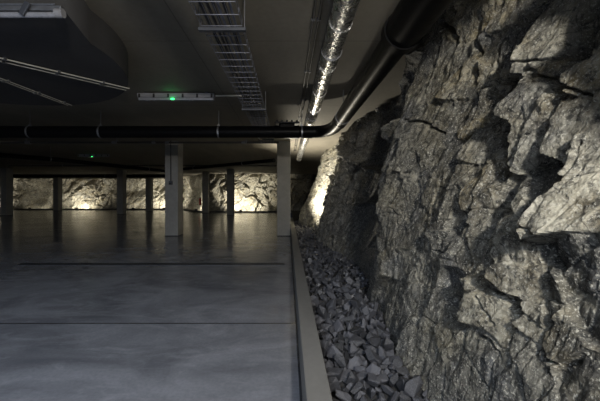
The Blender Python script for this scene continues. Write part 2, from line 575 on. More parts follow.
CEIL = 2.90
BED = 0.10
BLOCKS = [  # y, z, ry, rz, offset, slope_y, slope_z, ochre, pale
    (3.31, 2.99, 0.43, 0.16, 0.00, -0.20, 0.00, 0.2, 0.0),
    (2.49, 2.56, 0.24, 0.12, 0.02, 0.15, 0.00, 0.5, 0.1),
    (2.04, 2.37, 0.12, 0.07, 0.03, 0.20, 0.00, 0.7, 0.1),
    (2.10, 2.17, 0.17, 0.10, -0.01, -0.10, 0.00, 0.2, 0.0),
    (1.81, 2.18, 0.10, 0.07, -0.08, -0.90, 0.00, 0.1, 0.0),
    (1.87, 2.01, 0.10, 0.07, -0.07, -0.90, 0.00, 0.1, 0.0),
    (1.87, 1.78, 0.09, 0.06, -0.07, -0.90, 0.00, 0.1, 0.0),
    (1.79, 1.55, 0.09, 0.06, -0.06, -0.90, 0.00, 0.1, 0.0),
    (1.65, 2.13, 0.09, 0.06, 0.02, 0.35, 0.00, 0.5, 0.3),
    (1.63, 1.99, 0.11, 0.08, 0.05, 0.50, 0.10, 0.2, 0.6),
    (1.43, 1.99, 0.11, 0.09, -0.11, -0.90, -0.30, 0.0, 0.0),
    (1.43, 1.88, 0.07, 0.06, -0.10, -0.80, -0.50, 0.0, 0.0),
    (1.52, 1.80, 0.08, 0.06, 0.01, 0.20, 0.00, 0.6, 0.1),
    (1.33, 1.69, 0.06, 0.05, 0.03, 0.50, 0.00, 0.6, 0.4),
    (1.60, 1.59, 0.16, 0.12, 0.06, 0.55, 0.00, 0.4, 0.4),
    (1.59, 1.43, 0.09, 0.07, 0.05, 0.35, 0.00, 0.1, 0.5),
    (1.35, 1.48, 0.09, 0.08, 0.02, 0.50, 0.10, 0.4, 0.5),
    (1.24, 1.38, 0.07, 0.07, 0.03, 0.60, 0.10, 0.3, 0.6),
    (1.45, 1.31, 0.07, 0.06, -0.06, -0.80, 0.00, 0.1, 0.0),
    (1.56, 1.25, 0.05, 0.04, 0.01, 0.10, 0.00, 0.1, 0.3),
    (1.65, 1.24, 0.07, 0.05, -0.06, -0.70, 0.00, 0.1, 0.0),
    (1.36, 1.21, 0.06, 0.06, -0.02, -0.25, 0.00, 0.0, 0.1),
    (1.29, 1.28, 0.04, 0.03, -0.06, -0.60, -0.30, 0.0, 0.0),
    (1.21, 1.19, 0.08, 0.08, 0.05, 0.65, 0.10, 0.3, 0.8),
    (1.39, 1.13, 0.04, 0.03, 0.01, 0.20, 0.00, 0.1, 0.3),
    (1.34, 1.10, 0.03, 0.03, 0.01, 0.20, 0.00, 0.1, 0.3),
    (1.20, 1.02, 0.06, 0.06, -0.07, -0.70, -0.30, 0.0, 0.0),
    (1.54, 1.01, 0.08, 0.06, 0.02, 0.35, 0.00, 0.2, 0.5),
    (1.43, 1.01, 0.07, 0.06, 0.00, 0.25, 0.00, 0.2, 0.4),
    (2.97, 2.29, 0.43, 0.18, 0.03, 0.00, 0.00, 0.1, 0.1),
    (2.42, 2.09, 0.26, 0.13, 0.05, 0.25, 0.00, 0.6, 0.3),
    (2.28, 1.82, 0.16, 0.09, 0.00, -0.20, 0.00, 0.2, 0.0),
    (2.25, 1.69, 0.12, 0.07, 0.02, 0.15, 0.00, 0.7, 0.2),
    (2.02, 1.52, 0.16, 0.10, 0.03, 0.15, 0.00, 0.2, 0.2),
    (2.01, 1.75, 0.12, 0.07, -0.01, 0.00, 0.00, 0.2, 0.1),
    (2.76, 1.87, 0.33, 0.15, 0.00, -0.05, 0.00, 0.1, 0.0),
    (2.60, 1.56, 0.30, 0.14, 0.00, -0.10, 0.00, 0.1, 0.0),
    (2.17, 1.35, 0.18, 0.10, 0.00, 0.00, 0.00, 0.1, 0.1),
    (1.84, 1.28, 0.14, 0.09, 0.02, 0.10, 0.00, 0.5, 0.1),
    (1.80, 1.10, 0.11, 0.08, 0.01, 0.10, 0.00, 0.2, 0.3),
    (2.23, 1.18, 0.19, 0.11, -0.01, -0.10, 0.00, 0.1, 0.0),
    (2.02, 1.10, 0.10, 0.06, -0.03, -0.40, 0.00, 0.0, 0.0),
    (2.12, 0.96, 0.13, 0.08, 0.02, 0.05, 0.00, 0.0, 0.1),
    (1.76, 0.93, 0.11, 0.07, 0.00, 0.00, 0.00, 0.1, 0.1),
    (1.65, 1.03, 0.07, 0.05, -0.01, -0.10, 0.00, 0.1, 0.0),
    (2.32, 0.73, 0.26, 0.14, 0.01, 0.00, 0.00, 0.0, 0.1),
    (1.95, 0.69, 0.13, 0.08, -0.04, -0.40, 0.00, 0.0, 0.0),
    (1.91, 0.58, 0.09, 0.06, -0.03, -0.40, 0.00, 0.0, 0.0),
    (2.10, 0.49, 0.22, 0.13, 0.03, 0.05, 0.05, 0.0, 0.2),
    (2.13, 0.32, 0.20, 0.12, 0.04, 0.10, 0.15, 0.0, 0.1),
    (1.92, 0.39, 0.14, 0.09, 0.04, 0.10, 0.20, 0.0, 0.1),
    (1.64, 0.64, 0.16, 0.12, 0.05, 0.45, 0.10, 0.3, 0.6),
    (1.65, 0.77, 0.06, 0.04, 0.02, 0.00, -0.20, 0.1, 0.0),
    (1.43, 0.89, 0.09, 0.08, 0.04, 0.50, 0.00, 0.3, 0.6),
    (1.44, 0.74, 0.05, 0.04, -0.02, -0.50, 0.00, 0.0, 0.0),
    (1.34, 0.75, 0.06, 0.06, 0.03, 0.45, 0.00, 0.2, 0.6),
    (1.36, 0.70, 0.06, 0.06, 0.03, 0.45, 0.00, 0.2, 0.6),
    (1.26, 0.78, 0.05, 0.05, -0.03, -0.60, 0.00, 0.0, 0.0),
    (1.21, 0.77, 0.03, 0.03, 0.01, 0.30, 0.00, 0.3, 0.5),
    (1.25, 0.89, 0.06, 0.06, -0.03, -0.50, 0.00, 0.0, 0.0),
    (1.15, 0.92, 0.06, 0.06, -0.04, -0.50, 0.00, 0.0, 0.0),
    (1.11, 0.81, 0.05, 0.06, -0.04, -0.50, 0.00, 0.0, 0.0),
    (1.38, 0.61, 0.06, 0.06, 0.01, 0.05, 0.10, 0.0, 0.3),
    (1.63, 0.47, 0.13, 0.10, 0.02, 0.00, 0.05, 0.0, 0.1),
    (1.72, 0.30, 0.13, 0.09, 0.03, 0.05, 0.10, 0.0, 0.0),
    (1.44, 0.43, 0.10, 0.09, 0.01, 0.05, 0.10, 0.0, 0.2),
    (1.27, 0.52, 0.08, 0.08, 0.01, 0.00, 0.10, 0.0, 0.2),
    (1.18, 0.70, 0.07, 0.08, 0.01, -0.15, 0.10, 0.3, 0.0),
    (1.12, 0.60, 0.06, 0.07, -0.02, -0.30, 0.10, 0.1, 0.0),
    (4.34, 3.01, 0.82, 0.23, -0.06, -0.40, 0.00, 0.2, 0.0),
    (3.91, 2.37, 0.74, 0.23, 0.00, -0.10, 0.00, 0.1, 0.0),
    (4.80, 2.48, 0.79, 0.20, -0.12, -0.50, 0.00, 0.0, 0.0),
    (3.38, 1.71, 0.56, 0.20, 0.02, -0.10, 0.00, 0.1, 0.1),
    (4.78, 1.90, 0.89, 0.23, -0.12, -0.50, 0.00, 0.0, 0.0),
    (2.96, 1.21, 0.47, 0.20, 0.01, -0.05, 0.00, 0.1, 0.1),
    (3.82, 1.25, 0.64, 0.21, -0.10, -0.40, 0.00, 0.0, 0.0),
    (3.05, 0.88, 0.36, 0.15, 0.00, -0.20, 0.00, 0.1, 0.0),
    (4.60, 1.04, 0.72, 0.19, -0.10, -0.30, 0.00, 0.0, 0.0),
    (3.71, 0.64, 0.47, 0.16, -0.09, -0.40, 0.00, 0.0, 0.0),
    (2.69, 0.64, 0.28, 0.13, 0.00, -0.10, 0.00, 0.0, 0.1),
    (2.82, 0.36, 0.27, 0.12, -0.03, -0.30, 0.00, 0.0, 0.0),
    (2.40, 0.49, 0.20, 0.10, 0.01, 0.00, 0.00, 0.0, 0.1),
    (6.01, 1.43, 0.88, 0.18, 0.00, -0.20, 0.00, 0.4, 0.0),
]
CRACKS = [  # width, depth, points (y, z)
    (0.016, 0.071, [(3.05, 2.83), (2.80, 2.60), (2.68, 2.48)]),
    (0.011, 0.055, [(2.80, 2.84), (2.77, 2.72), (2.69, 2.50)]),
    (0.016, 0.067, [(2.11, 2.49), (2.19, 2.45), (2.33, 2.44), (2.33, 2.30), (2.29, 2.07)]),
    (0.008, 0.040, [(1.67, 1.89), (1.64, 1.83), (1.57, 1.76), (1.50, 1.73)]),
    (0.008, 0.042, [(1.32, 1.77), (1.39, 1.76), (1.42, 1.74), (1.44, 1.70)]),
    (0.006, 0.024, [(1.78, 1.97), (1.60, 1.89), (1.42, 1.82)]),
    (0.012, 0.060, [(1.55, 1.74), (1.45, 1.65), (1.47, 1.56), (1.45, 1.50), (1.49, 1.41), (1.54, 1.32)]),
    (0.006, 0.035, [(1.45, 1.70), (1.35, 1.64), (1.27, 1.59)]),
    (0.005, 0.028, [(1.32, 1.14), (1.25, 1.11), (1.20, 1.09)]),
    (0.006, 0.035, [(1.49, 1.17), (1.40, 1.12), (1.33, 1.07), (1.27, 1.05)]),
    (0.009, 0.048, [(2.11, 1.28), (1.94, 1.15), (1.86, 1.07), (1.88, 1.00), (1.82, 0.88)]),
    (0.009, 0.043, [(1.65, 1.17), (1.72, 1.07), (1.73, 0.92)]),
    (0.009, 0.043, [(3.26, 2.01), (2.84, 1.88), (2.53, 1.76)]),
    (0.013, 0.054, [(2.04, 1.81), (2.14, 1.67), (2.33, 1.58)]),
    (0.008, 0.033, [(1.79, 0.59), (1.76, 0.71), (1.65, 0.78), (1.55, 0.77), (1.48, 0.73)]),
    (0.006, 0.024, [(1.68, 0.71), (1.62, 0.65), (1.55, 0.60)]),
    (0.006, 0.023, [(1.65, 0.51), (1.55, 0.52), (1.49, 0.50)]),
    (0.008, 0.033, [(2.30, 0.33), (2.16, 0.50)]),
    (0.006, 0.035, [(1.28, 0.73), (1.29, 0.65), (1.26, 0.62), (1.20, 0.62), (1.10, 0.66)]),
    (0.007, 0.036, [(2.44, 0.88), (2.36, 1.11), (2.36, 1.32)]),
    (0.009, 0.042, [(2.81, 1.00), (2.75, 1.29), (2.75, 1.54)]),
    (0.006, 0.031, [(2.19, 0.89), (2.08, 0.88), (2.01, 0.94), (2.00, 1.04)]),
    (0.008, 0.042, [(2.14, 2.25), (2.12, 2.05), (2.05, 1.81)]),
    (0.005, 0.021, [(1.49, 1.41), (1.39, 1.33), (1.32, 1.36), (1.24, 1.42)]),
    (0.010, 0.048, [(3.32, 1.40), (3.29, 1.70), (3.17, 1.87)]),
    (0.008, 0.045, [(2.95, 0.66), (2.96, 0.89), (3.15, 1.11)]),
]
FISSURES = [  # step depth, run-out, edge line (y, z) from top to bottom
    (.085, .35, [(1.73, 2.26), (1.79, 2.18), (1.84, 2.06), (1.86, 1.94), (1.80, 1.79), (1.78, 1.65), (1.70, 1.48), (1.69, 1.37)]),
    (.050, .30, [(2.15, 2.51), (2.22, 2.46), (2.32, 2.41), (2.31, 2.27), (2.27, 2.07)]),
    (.030, .2, [(2.75, 2.82), (2.77, 2.72), (2.68, 2.48)]),
    (.030, .12, [(1.32, 1.77), (1.39, 1.76), (1.42, 1.74), (1.43, 1.70)]),
    (.035, .15, [(1.47, 1.58), (1.45, 1.49), (1.47, 1.41), (1.53, 1.32)]),
    (.060, .25, [(1.26, 1.36), (1.29, 1.29), (1.32, 1.15)]),
    (.055, .2, [(1.48, 1.31), (1.54, 1.23), (1.59, 1.14)]),
    (.028, .2, [(2.01, 1.24), (1.86, 1.07), (1.86, 0.97), (1.81, 0.89)]),
    (.028, .2, [(1.64, 1.17), (1.70, 1.06), (1.72, 0.93)]),
    (.045, .3, [(1.74, 0.73), (1.79, 0.61), (1.75, 0.53)]),
    (.022, .15, [(1.31, 0.84), (1.28, 0.73), (1.28, 0.65)]),
    (.16, 1.3, [(3.27, 2.63), (3.45, 2.34), (3.83, 2.00), (3.69, 1.42), (3.52, 0.88), (3.67, 0.45)]),
    (.040, .25, [(2.03, 1.80), (2.13, 1.68), (2.32, 1.58)]),
    (.035, .15, [(1.67, 1.90), (1.62, 1.80)]),
    (.05, .5, [(2.93, 2.44), (2.98, 2.19), (3.13, 1.95), (3.05, 1.66)]),
    (.03, .3, [(2.38, 1.36), (2.36, 1.11), (2.43, 0.86)]),
    (.03, .3, [(2.77, 1.58), (2.75, 1.29), (2.79, 0.97)]),
    (.035, .3, [(2.13, 0.67), (2.13, 0.55), (2.21, 0.35)]),
]

# blocks of the near rock face, traced in wall coordinates (distance along the wall, height)
def rock_x(y, z):
    """x of the right rock face at distance y along it and height z, and its tint"""
    base = 0.82 + 0.234 * z
    base = base + 0.05 * np.clip(0.5 - z, 0, 1)
    # broad bulges and hollows, plus an unseen high near bulge added to cast shade
    def blob(y0, z0, sy, sz, a):
        return a * np.exp(-((y - y0) / sy) ** 2 - ((z - z0) / sz) ** 2)
    base = base - blob(8.2, 0.9, 0.9, 1.6, 0.10) + blob(5.6, 1.6, 1.4, 1.2, 0.34) - blob(3.4, 1.5, 0.6, 0.95, 0.17) - blob(0.92, 2.24, 0.16, 0.16, 0.25) - blob(1.28, 1.16, 0.28, 0.16, 0.10) - blob(12.6, 1.2, 1.8, 1.6, 0.10)
    base = base + blob(10.4, 1.5, 1.1, 1.7, 0.30) - blob(12.9, 0.0, 1.2, 0.9, 0.38)
    base = base + 1.4 * np.clip((y - 14.2) / 1.5, 0, 1) ** 2 * (3 - 2 * np.clip((y - 14.2) / 1.5, 0, 1))
    # domain warp shared by all relief
    wy = y + 0.09 * fbm(y * 1.9, z * 1.9, 5, 4, 0.45)
    wz = z + 0.09 * fbm(y * 1.9, z * 1.9, 25, 4, 0.45)
    h = 0.10 * fbm(y * 0.7, z * 0.9, 3, 3)
    # hand placed blocks, each a tilted plane of its own size
    best = np.full(y.shape, 9e9)
    second = np.full(y.shape, 9e9)
    hb, hb2, oc, pa = (np.zeros(y.shape) for _ in range(4))
    near_mask = np.clip((7.0 - y) / 1.5, 0, 1)
    for (by, bz, ry, rz, off, sy, sz, o_, p_) in BLOCKS:
        uy, uz = wy - by, wz - bz
        d = np.sqrt((uy / ry) ** 2 + (uz / rz) ** 2)
        pl = 0.8 * off + 0.50 * sy * np.clip(uy, -ry * 1.5, ry * 1.5) - 0.6 * sz * np.clip(uz, -rz * 1.5, rz * 1.5)
        n_ = d < best
        nx_ = (~n_) & (d < second)
        hb2 = np.where(n_, hb, np.where(nx_, pl, hb2))
        second = np.where(n_, best, np.where(nx_, d, second))
        hb = np.where(n_, pl, hb)
        oc = np.where(n_, o_, oc)
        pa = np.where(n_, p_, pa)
        best = np.where(n_, d, best)
    e = second - best
    k = 0.5 + 0.5 * smooth01(e / 0.22)
    h = h + near_mask * (hb * k + hb2 * (1 - k) - 0.012 * np.exp(-(e / 0.12) ** 2))
    # joints dip steeply down the wall, so broken facets are stretched along that dip
    a = -0.45
    ry_, rz_ = wy * math.cos(a) - wz * math.sin(a), wy * math.sin(a) + wz * math.cos(a)
    far = 1 - near_mask
    amp = 0.40 + 1.5 * far
    calm = 1 - 0.6 * near_mask * smooth01((1.15 - z) / 0.5)
    amp = amp * calm
    h = h + amp * 0.070 * facets(ry_ * 2.3, rz_ * 1.35, 41, 0.9, 0.7, 0.25, 0.04, 0.09)
    h = h + amp * 0.045 * facets(ry_ * 5.2, rz_ * 2.9, 61, 1.0, 0.7, 0.2, 0.06, 0.10)
    # strata: shallow ramps that end in sharp edges, running down the dip
    q = ry_ * 3.1 + 0.9 * fbm(y * 1.3, z * 1.3, 131, 4)
    fr = q - np.floor(q)
    h = h + 0.034 * calm * _hash(np.floor(q), np.floor(rz_ * 1.1 + 3 * _hash(np.floor(q), np.zeros_like(q), 7)), 141) * np.where(fr < 0.9, fr / 0.9, (1 - fr) / 0.1)
    q = ry_ * 9.5 + 1.3 * fbm(y * 2.3, z * 2.3, 151, 4)
    fr = q - np.floor(q)
    h = h + 0.010 * _hash(np.floor(q), np.floor(rz_ * 2.5), 161) * np.where(fr < 0.85, fr / 0.85, (1 - fr) / 0.15)
    # a long splinter of rock under the ceiling
    t = np.clip(((y - 8.6) * -2.3 + (z - 2.5) * -0.75) / (2.3 ** 2 + 0.75 ** 2), 0, 1)
    h = h + 0.14 * np.exp(-(np.hypot((y - 8.6 + 2.3 * t) * 0.4, z - 2.5 + 0.75 * t) / 0.06) ** 2)
    h = h + 0.011 * (calm + 4.0 * far) * facets(ry_ * 9.0, rz_ * 4.6, 81, 1.1, 0.8, 0.25, 0.06, 0.12)
    h = h + 0.007 * facets(ry_ * 25.0, rz_ * 15.0, 91, 1.0, 0.8, 0, 0.1, 0.2)
    h = h + 0.010 * fbm(y * 9, z * 9, 101, 4, 0.55)
    # fissures: the face steps back behind an edge line and runs out again further along
    for (dp, run, pts) in FISSURES:
        pz = np.array([p[1] for p in pts][::-1])
        py = np.array([p[0] for p in pts][::-1])
        t = wy - np.interp(wz, pz, py)
        inside = smooth01((wz - pz[0] + 0.10) / 0.12) * smooth01((pz[-1] + 0.10 - wz) / 0.12)
        h = h - dp * inside * smooth01(t / 0.018) * np.exp(-np.maximum(t, 0) / run)
    # individual cracks
    for (wd, dp, pts) in CRACKS:
        dist = np.full(y.shape, 9e9)
        for (ay, az), (cy, cz) in zip(pts[:-1], pts[1:]):
            vy, vz = cy - ay, cz - az
            t = np.clip(((wy - ay) * vy + (wz - az) * vz) / (vy * vy + vz * vz), 0, 1)
            dist = np.minimum(dist, np.hypot((wy - ay - t * vy) * 0.8, wz - az - t * vz))
        h = h - 1.5 * dp * np.exp(-(dist / wd) ** 2)
    rock_tint = np.stack([np.where(near_mask > 0.3, oc, 0.25), np.where(near_mask > 0.3, pa, 0.25), 0.9 * smooth01((y - 2.9) / 1.3 + 0.5 * fbm(y, z, 171, 3)) * smooth01((9.3 - y) / 1.0), np.ones_like(oc)], -1)  # ochre, pale, then a darker blue-grey tint along the middle stretch
    return base - h, rock_tint


def rock_point(y, z):
    x, _ = rock_x(np.array([[float(y)]]), np.array([[float(z)]]))
    return float(x[0, 0])


ys = np.concatenate([np.geomspace(0.55, 8.0, 860), np.geomspace(8.0, 15.5, 300)[1:], np.linspace(15.5, 31, 60)[1:]])
zs = np.concatenate([np.linspace(-0.1, CEIL + 0.06, 400)])
YY, ZZ = np.meshgrid(ys, zs, indexing='ij')
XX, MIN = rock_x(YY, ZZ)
# a soft tint, so the colour patches do not end in straight lines
for _ in range(6):
    MIN[1:-1, 1:-1, :2] = (MIN[:-2, 1:-1, :2] + MIN[2:, 1:-1, :2] + MIN[1:-1, :-2, :2] + MIN[1:-1, 2:, :2] + MIN[1:-1, 1:-1, :2]) / 5
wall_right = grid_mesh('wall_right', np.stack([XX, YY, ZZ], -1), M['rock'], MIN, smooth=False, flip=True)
tag(wall_right, 'rough blasted rock face rising beside the strip of loose stones', 'rock wall', kind='structure')

# back rock wall: an irregular line far behind the columns
def back_line(x):
    s = np.clip((x + 9.5) / 3.5, 0, 1)
    return 29.6 - 4.3 * s * s * (3 - 2 * s)


xs = np.linspace(-33, 3.2, 560)
zb = np.linspace(-0.1, CEIL + 0.06, 90)
BX, BZ = np.meshgrid(xs, zb, indexing='ij')
BY = back_line(BX)
wx = BX + 0.3 * fbm(BX * 1.2, BZ * 1.2, 205, 4)
wz2 = BZ + 0.3 * fbm(BX * 1.2, BZ * 1.2, 225, 4)
a = 0.6
r1, r2 = wx * math.cos(a) - wz2 * math.sin(a), wx * math.sin(a) + wz2 * math.cos(a)
hb = 0.45 * fbm(BX * 0.35, BZ * 0.6, 203, 3) + 0.42 * facets(r1 * 0.9, r2 * 0.55, 241, 0.9, 0.8, 0.12, 0.06)
hb = hb + 0.24 * facets(r1 * 2.2, r2 * 1.3, 261, 1.0, 0.8, 0.15, 0.07) + 0.07 * facets(r1 * 5.5, r2 * 3.4, 271, 1.0, 0.8)
for (x0, z0, sx, sz, am) in ((-22.6, 1.1, 0.9, 1.2, 1.3), (-1.5, 1.2, 1.6, 2.0, 0.9), (-14.2, 1.6, 1.5, 0.7, 0.6), (-11.3, 2.1, 0.9, 0.5, 0.5), (-7.6, 1.5, 0.6, 0.8, 0.8)):
    hb = hb - am * np.exp(-((BX - x0) / sx) ** 2 - ((BZ - z0) / sz) ** 2)
BY = BY - hb + 0.22 * (BZ - 1.0) + 0.2
bm_min = np.stack([np.full_like(BX, 0.35), np.clip(0.45 + 1.2 * fbm(BX * 0.5, BZ * 0.9, 290, 3), 0, 1), np.zeros_like(BX), np.ones_like(BX)], -1)
wall_back = grid_mesh('wall_back', np.stack([BX, BY, BZ], -1), M['rock'], bm_min, smooth=False, flip=False)
tag(wall_back, 'floodlit blasted rock wall far behind the columns', 'rock wall', kind='structure')

b = MB().box((-33.3, -8.0, -0.1), (-33.0, 31, CEIL + 0.05))
tag(b.build('wall_left', M['column']), 'plain concrete wall closing the parking level', 'wall', kind='structure')

b = MB().box((-33.2, -9.0, -0.2), (0.087, 31.5, 0.0))
tag(b.build('floor', M['floor']), 'dark polished concrete parking floor with straight joints', 'floor', kind='structure')
b = MB().box((-33.2, -9.0, CEIL), (3.4, 31.5, CEIL + 0.25))
tag(b.build('ceiling', M['ceiling']), 'bare brownish concrete ceiling slab with panel joints', 'ceiling', kind='structure')

# ------------------------------------------------------------------ kerb, drain, bulkhead
KT = 0.28
b = MB()
for y0, y1 in ((-1.5, 4.9), (4.905, 14.4)):
    b.box((0.088, y0, -0.15), (0.212, y1, KT), 0.006)
tag(b.build('concrete_kerb', M['kerb']), 'low concrete kerb wall between the parking floor and the loose stones', 'kerb', kind='thing')

t = thing('floor_drain', 'long dark slot drain let into the floor, running across in front of the columns', 'drain', (-2.45, 6.03, 0.0), kind='thing')
b = MB().box((-2.42, -0.075, -0.02), (2.39, 0.075, 0.003))
b.build('channel', M['rubber'], t)
b = MB().box((-2.42, -0.085, -0.01), (2.39, -0.073, 0.005)).box((-2.42, 0.073, -0.01), (2.39, 0.085, 0.005))
b.build('edge_rail', M['dark_steel'], t)
b = MB()
for i in range(160):
    x = -2.40 + i * 0.03
    b.box((x, -0.072, -0.005), (x + 0.006, 0.072, 0.0045))
b.build('grating', M['rubber'], t)

# dropped slab: straight front, half-round back
SB = 2.60
out = [(-1.64, 2.46)]
cx, cy, r = -3.55, 3.22, 1.81
for i in range(41):
    an = math.radians(-8 + i * (196 / 40))
    out.append((cx + r * math.cos(an), cy + r * math.sin(an)))
out.append((-5.40, 2.46))
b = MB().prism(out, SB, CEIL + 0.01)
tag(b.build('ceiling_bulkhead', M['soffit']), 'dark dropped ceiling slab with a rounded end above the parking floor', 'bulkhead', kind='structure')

# ------------------------------------------------------------------ columns
def column(x0, y0, label, wx=0.40, wy=0.50):
    t = thing('concrete_column', label, 'column', (x0 + wx / 2, y0 + wy / 2, 0), group='concrete columns', kind='thing')
    MB().box((-wx / 2, -wy / 2, 0), (wx / 2, wy / 2, CEIL), 0.012).build('shaft', M['column'], t)
    b = MB().box((-wx / 2 - 0.006, -wy / 2 - 0.006, 0), (wx / 2 + 0.006, wy / 2 + 0.006, 0.02))
    b.build('base_joint', M['rubber'], t)
    return t


column(-0.335, 10.15, 'square concrete column standing against the kerb', 0.41, 0.5)
column(-3.75, 10.15, 'square concrete column with a socket box on its front')
column(-17.55, 20.3, 'far dark concrete column cut by the left edge of the photo, leftmost of all')
column(-18.75, 26.6, 'far concrete column second from the left, before a pale rock patch')
column(-11.2, 21.8, 'far concrete column third from the left, nearer than its right neighbour')
column(-11.2, 26.2, 'thin far concrete column just left of the column with the socket box')
column(-3.82, 20.8, 'far dark concrete column in front of the brightest floodlit rock')
column(-6.0, 23.3, 'pale far concrete column with a red fire extinguisher at its side', 0.40, 0.4)

# low plinth along the foot of the back wall
b = MB()
px = -33
pts = [(x, float(back_line(np.array(x))) - 1.4) for x in np.arange(-33, 0.5, 1.0)]
for (xa, ya), (xb, yb) in zip(pts[:-1], pts[1:]):
    vs = [(xa, ya, 0), (xb, yb, 0), (xb, yb + 0.14, 0), (xa, ya + 0.14, 0)]
    vs += [(p[0], p[1], 0.10) for p in vs]
    b.add(vs, [(0, 1, 5, 4), (2, 3, 7, 6), (4, 5, 6, 7), (1, 2, 6, 5), (3, 0, 4, 7)])
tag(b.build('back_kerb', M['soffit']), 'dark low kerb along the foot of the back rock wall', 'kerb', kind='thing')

# ------------------------------------------------------------------ floodlights
def floodlight(loc, target, power, label, ang=120, face=None, first=[None]):
    if first[0] is None:
        t = thing('floodlight', label, 'floodlight', loc, group='floodlights at the rock')
        MB().box((-0.10, -0.03, 0.05), (0.10, 0.03, 0.19), 0.008).build('housing', M['rubber'], t)
        MB().box((-0.085, 0.0305, 0.062), (0.085, 0.034, 0.178)).build('lens', M['lens'], t)
        b = MB().box((-0.115, -0.015, 0.0), (-0.107, 0.015, 0.13)).box((0.107, -0.015, 0.0), (0.115, 0.015, 0.13)).box((-0.115, -0.015, 0.0), (0.115, 0.015, 0.006))
        b.build('bracket', M['dark_steel'], t)
        first[0] = t
    else:
        t = copy_tree(first[0], loc, label)
    v = Vector(target) - Vector(loc)
    f_ = Vector(face) if face else v
    t.rotation_euler = (0, 0, math.atan2(-f_.x, f_.y))
    d = bpy.data.lights.new('flood_lamp', 'SPOT')
    d.energy = power
    d.color = (1.0, 0.92, 0.75)
    d.spot_size = math.radians(ang)
    d.spot_blend = 0.6
    d.shadow_soft_size = 0.06
    o = bpy.data.objects.new('flood_lamp', d)
    COL.objects.link(o)
    n = Vector((f_.x, f_.y, 0)).normalized() * 0.06
    o.location = (loc[0] + n.x, loc[1] + n.y, loc[2] + 0.14)
    w_ = Vector(target) - Vector(o.location)
    o.rotation_euler = w_.to_track_quat('-Z', 'Y').to_euler()
    return t


FL = [
    (-26.3, 28.4, 450, 'small black floodlight at the far left end of the back wall'),
    (-22.0, 28.4, 90, 'small black floodlight behind the kerb left of the second far column'),
    (-18.0, 28.4, 480, 'small black floodlight behind the kerb right of the second far column'),
    (-13.2, 28.4, 150, 'small black floodlight lighting the jagged rock between far columns'),
    (-10.6, 28.4, 650, 'small black floodlight behind the column with the socket box'),
    (-7.0, 25.35, 160, 'small black floodlight beside the pale far column'),
    (-3.45, 24.25, 900, 'small black floodlight making the brightest spot on the back wall'),
]
for x, y, p, lab in FL:
    floodlight((x, y, 0.0), (x - 0.1, y + 1.6, 1.0), p, lab, 130)
floodlight((0.02, 10.766, 0.72), (1.10, 10.6, 1.85), 860, 'small black floodlight fixed to the back of the column beside the kerb', 165, (1, 0.05, 0))

# ------------------------------------------------------------------ black drain pipe
PZ = 2.48
t = thing('black_drain_pipe', 'thick black drain pipe crossing below the ceiling and turning along the rock', 'pipe', (0, 6.5, PZ))
bend = smooth_path([(0.40, 0, 0), (0.66, -0.02, 0), (0.82, -0.30, 0), (0.865, -0.75, 0), (0.865, -1.3, 0)], 3)
path = [Vector((-9.5, 0, 0)), Vector((-4, 0, 0)), Vector((-0.4, 0, 0))] + bend + [Vector((0.865, -3.95, 0))]
MB().tube(path, 0.115, 28).build('pipe', M['black'], t)
b = MB().tube([(0.865, -3.93, 0), (0.865, -4.02, 0)], 0.150, 28)
b.tube([(0.865, -3.97, 0), (0.865, -7.5, 0)], 0.138, 28)
b.build('socket_end', M['black'], t)
for p, q in (((0.30, 0, 0), (0.46, 0, 0)), ((0.865, -0.85, 0), (0.865, -1.05, 0))):
    MB().tube([p, q], 0.123, 28).build('elbow_collar', M['black'], t)
# access fitting
af = MB().tube([(-0.26, 0, 0), (0.22, 0, 0)], 0.126, 28)
af.box((-0.17, -0.10, 0.06), (0.13, 0.10, 0.155), 0.02)
af = af.build('access_fitting', M['black'], t)
b = MB().box((-0.26, -0.13, 0.155), (0.22, 0.13, 0.178), 0.008)
b.build('cover_plate', M['rubber'], af)
for i in range(5):
    x = -0.21 + i * 0.095
    for yy in (-0.105, 0.105):
        MB().tube([(x, yy, 0.175), (x, yy, 0.210)], 0.020, 6).build('bolt', M['rubber'], af)


def clamp(parent, c, axis, r, rod_top, w_=0.03):
    k = MB().ring(c, axis, r, w_, 0.006)
    k.box((c[0] - 0.02, c[1] - 0.02, c[2] + r), (c[0] + 0.02, c[1] + 0.02, c[2] + r + 0.03))
    o = k.build('clamp', M['galv'], parent)
    o['label'] = 'galvanised steel pipe clamp'
    MB().tube([(c[0], c[1], c[2] + r + 0.02), (c[0], c[1], rod_top)], 0.006, 8).build('hanger_rod', M['galv'], o)


for x in (-7.2, -5.03, -3.65, -1.35, 0.27):
    clamp(t, (x, 0, 0), (1, 0, 0), 0.116, CEIL - PZ - 0.002)
for y in (-1.28,):
    clamp(t, (0.865, y, 0), (0, 1, 0), 0.116, CEIL - PZ - 0.002)

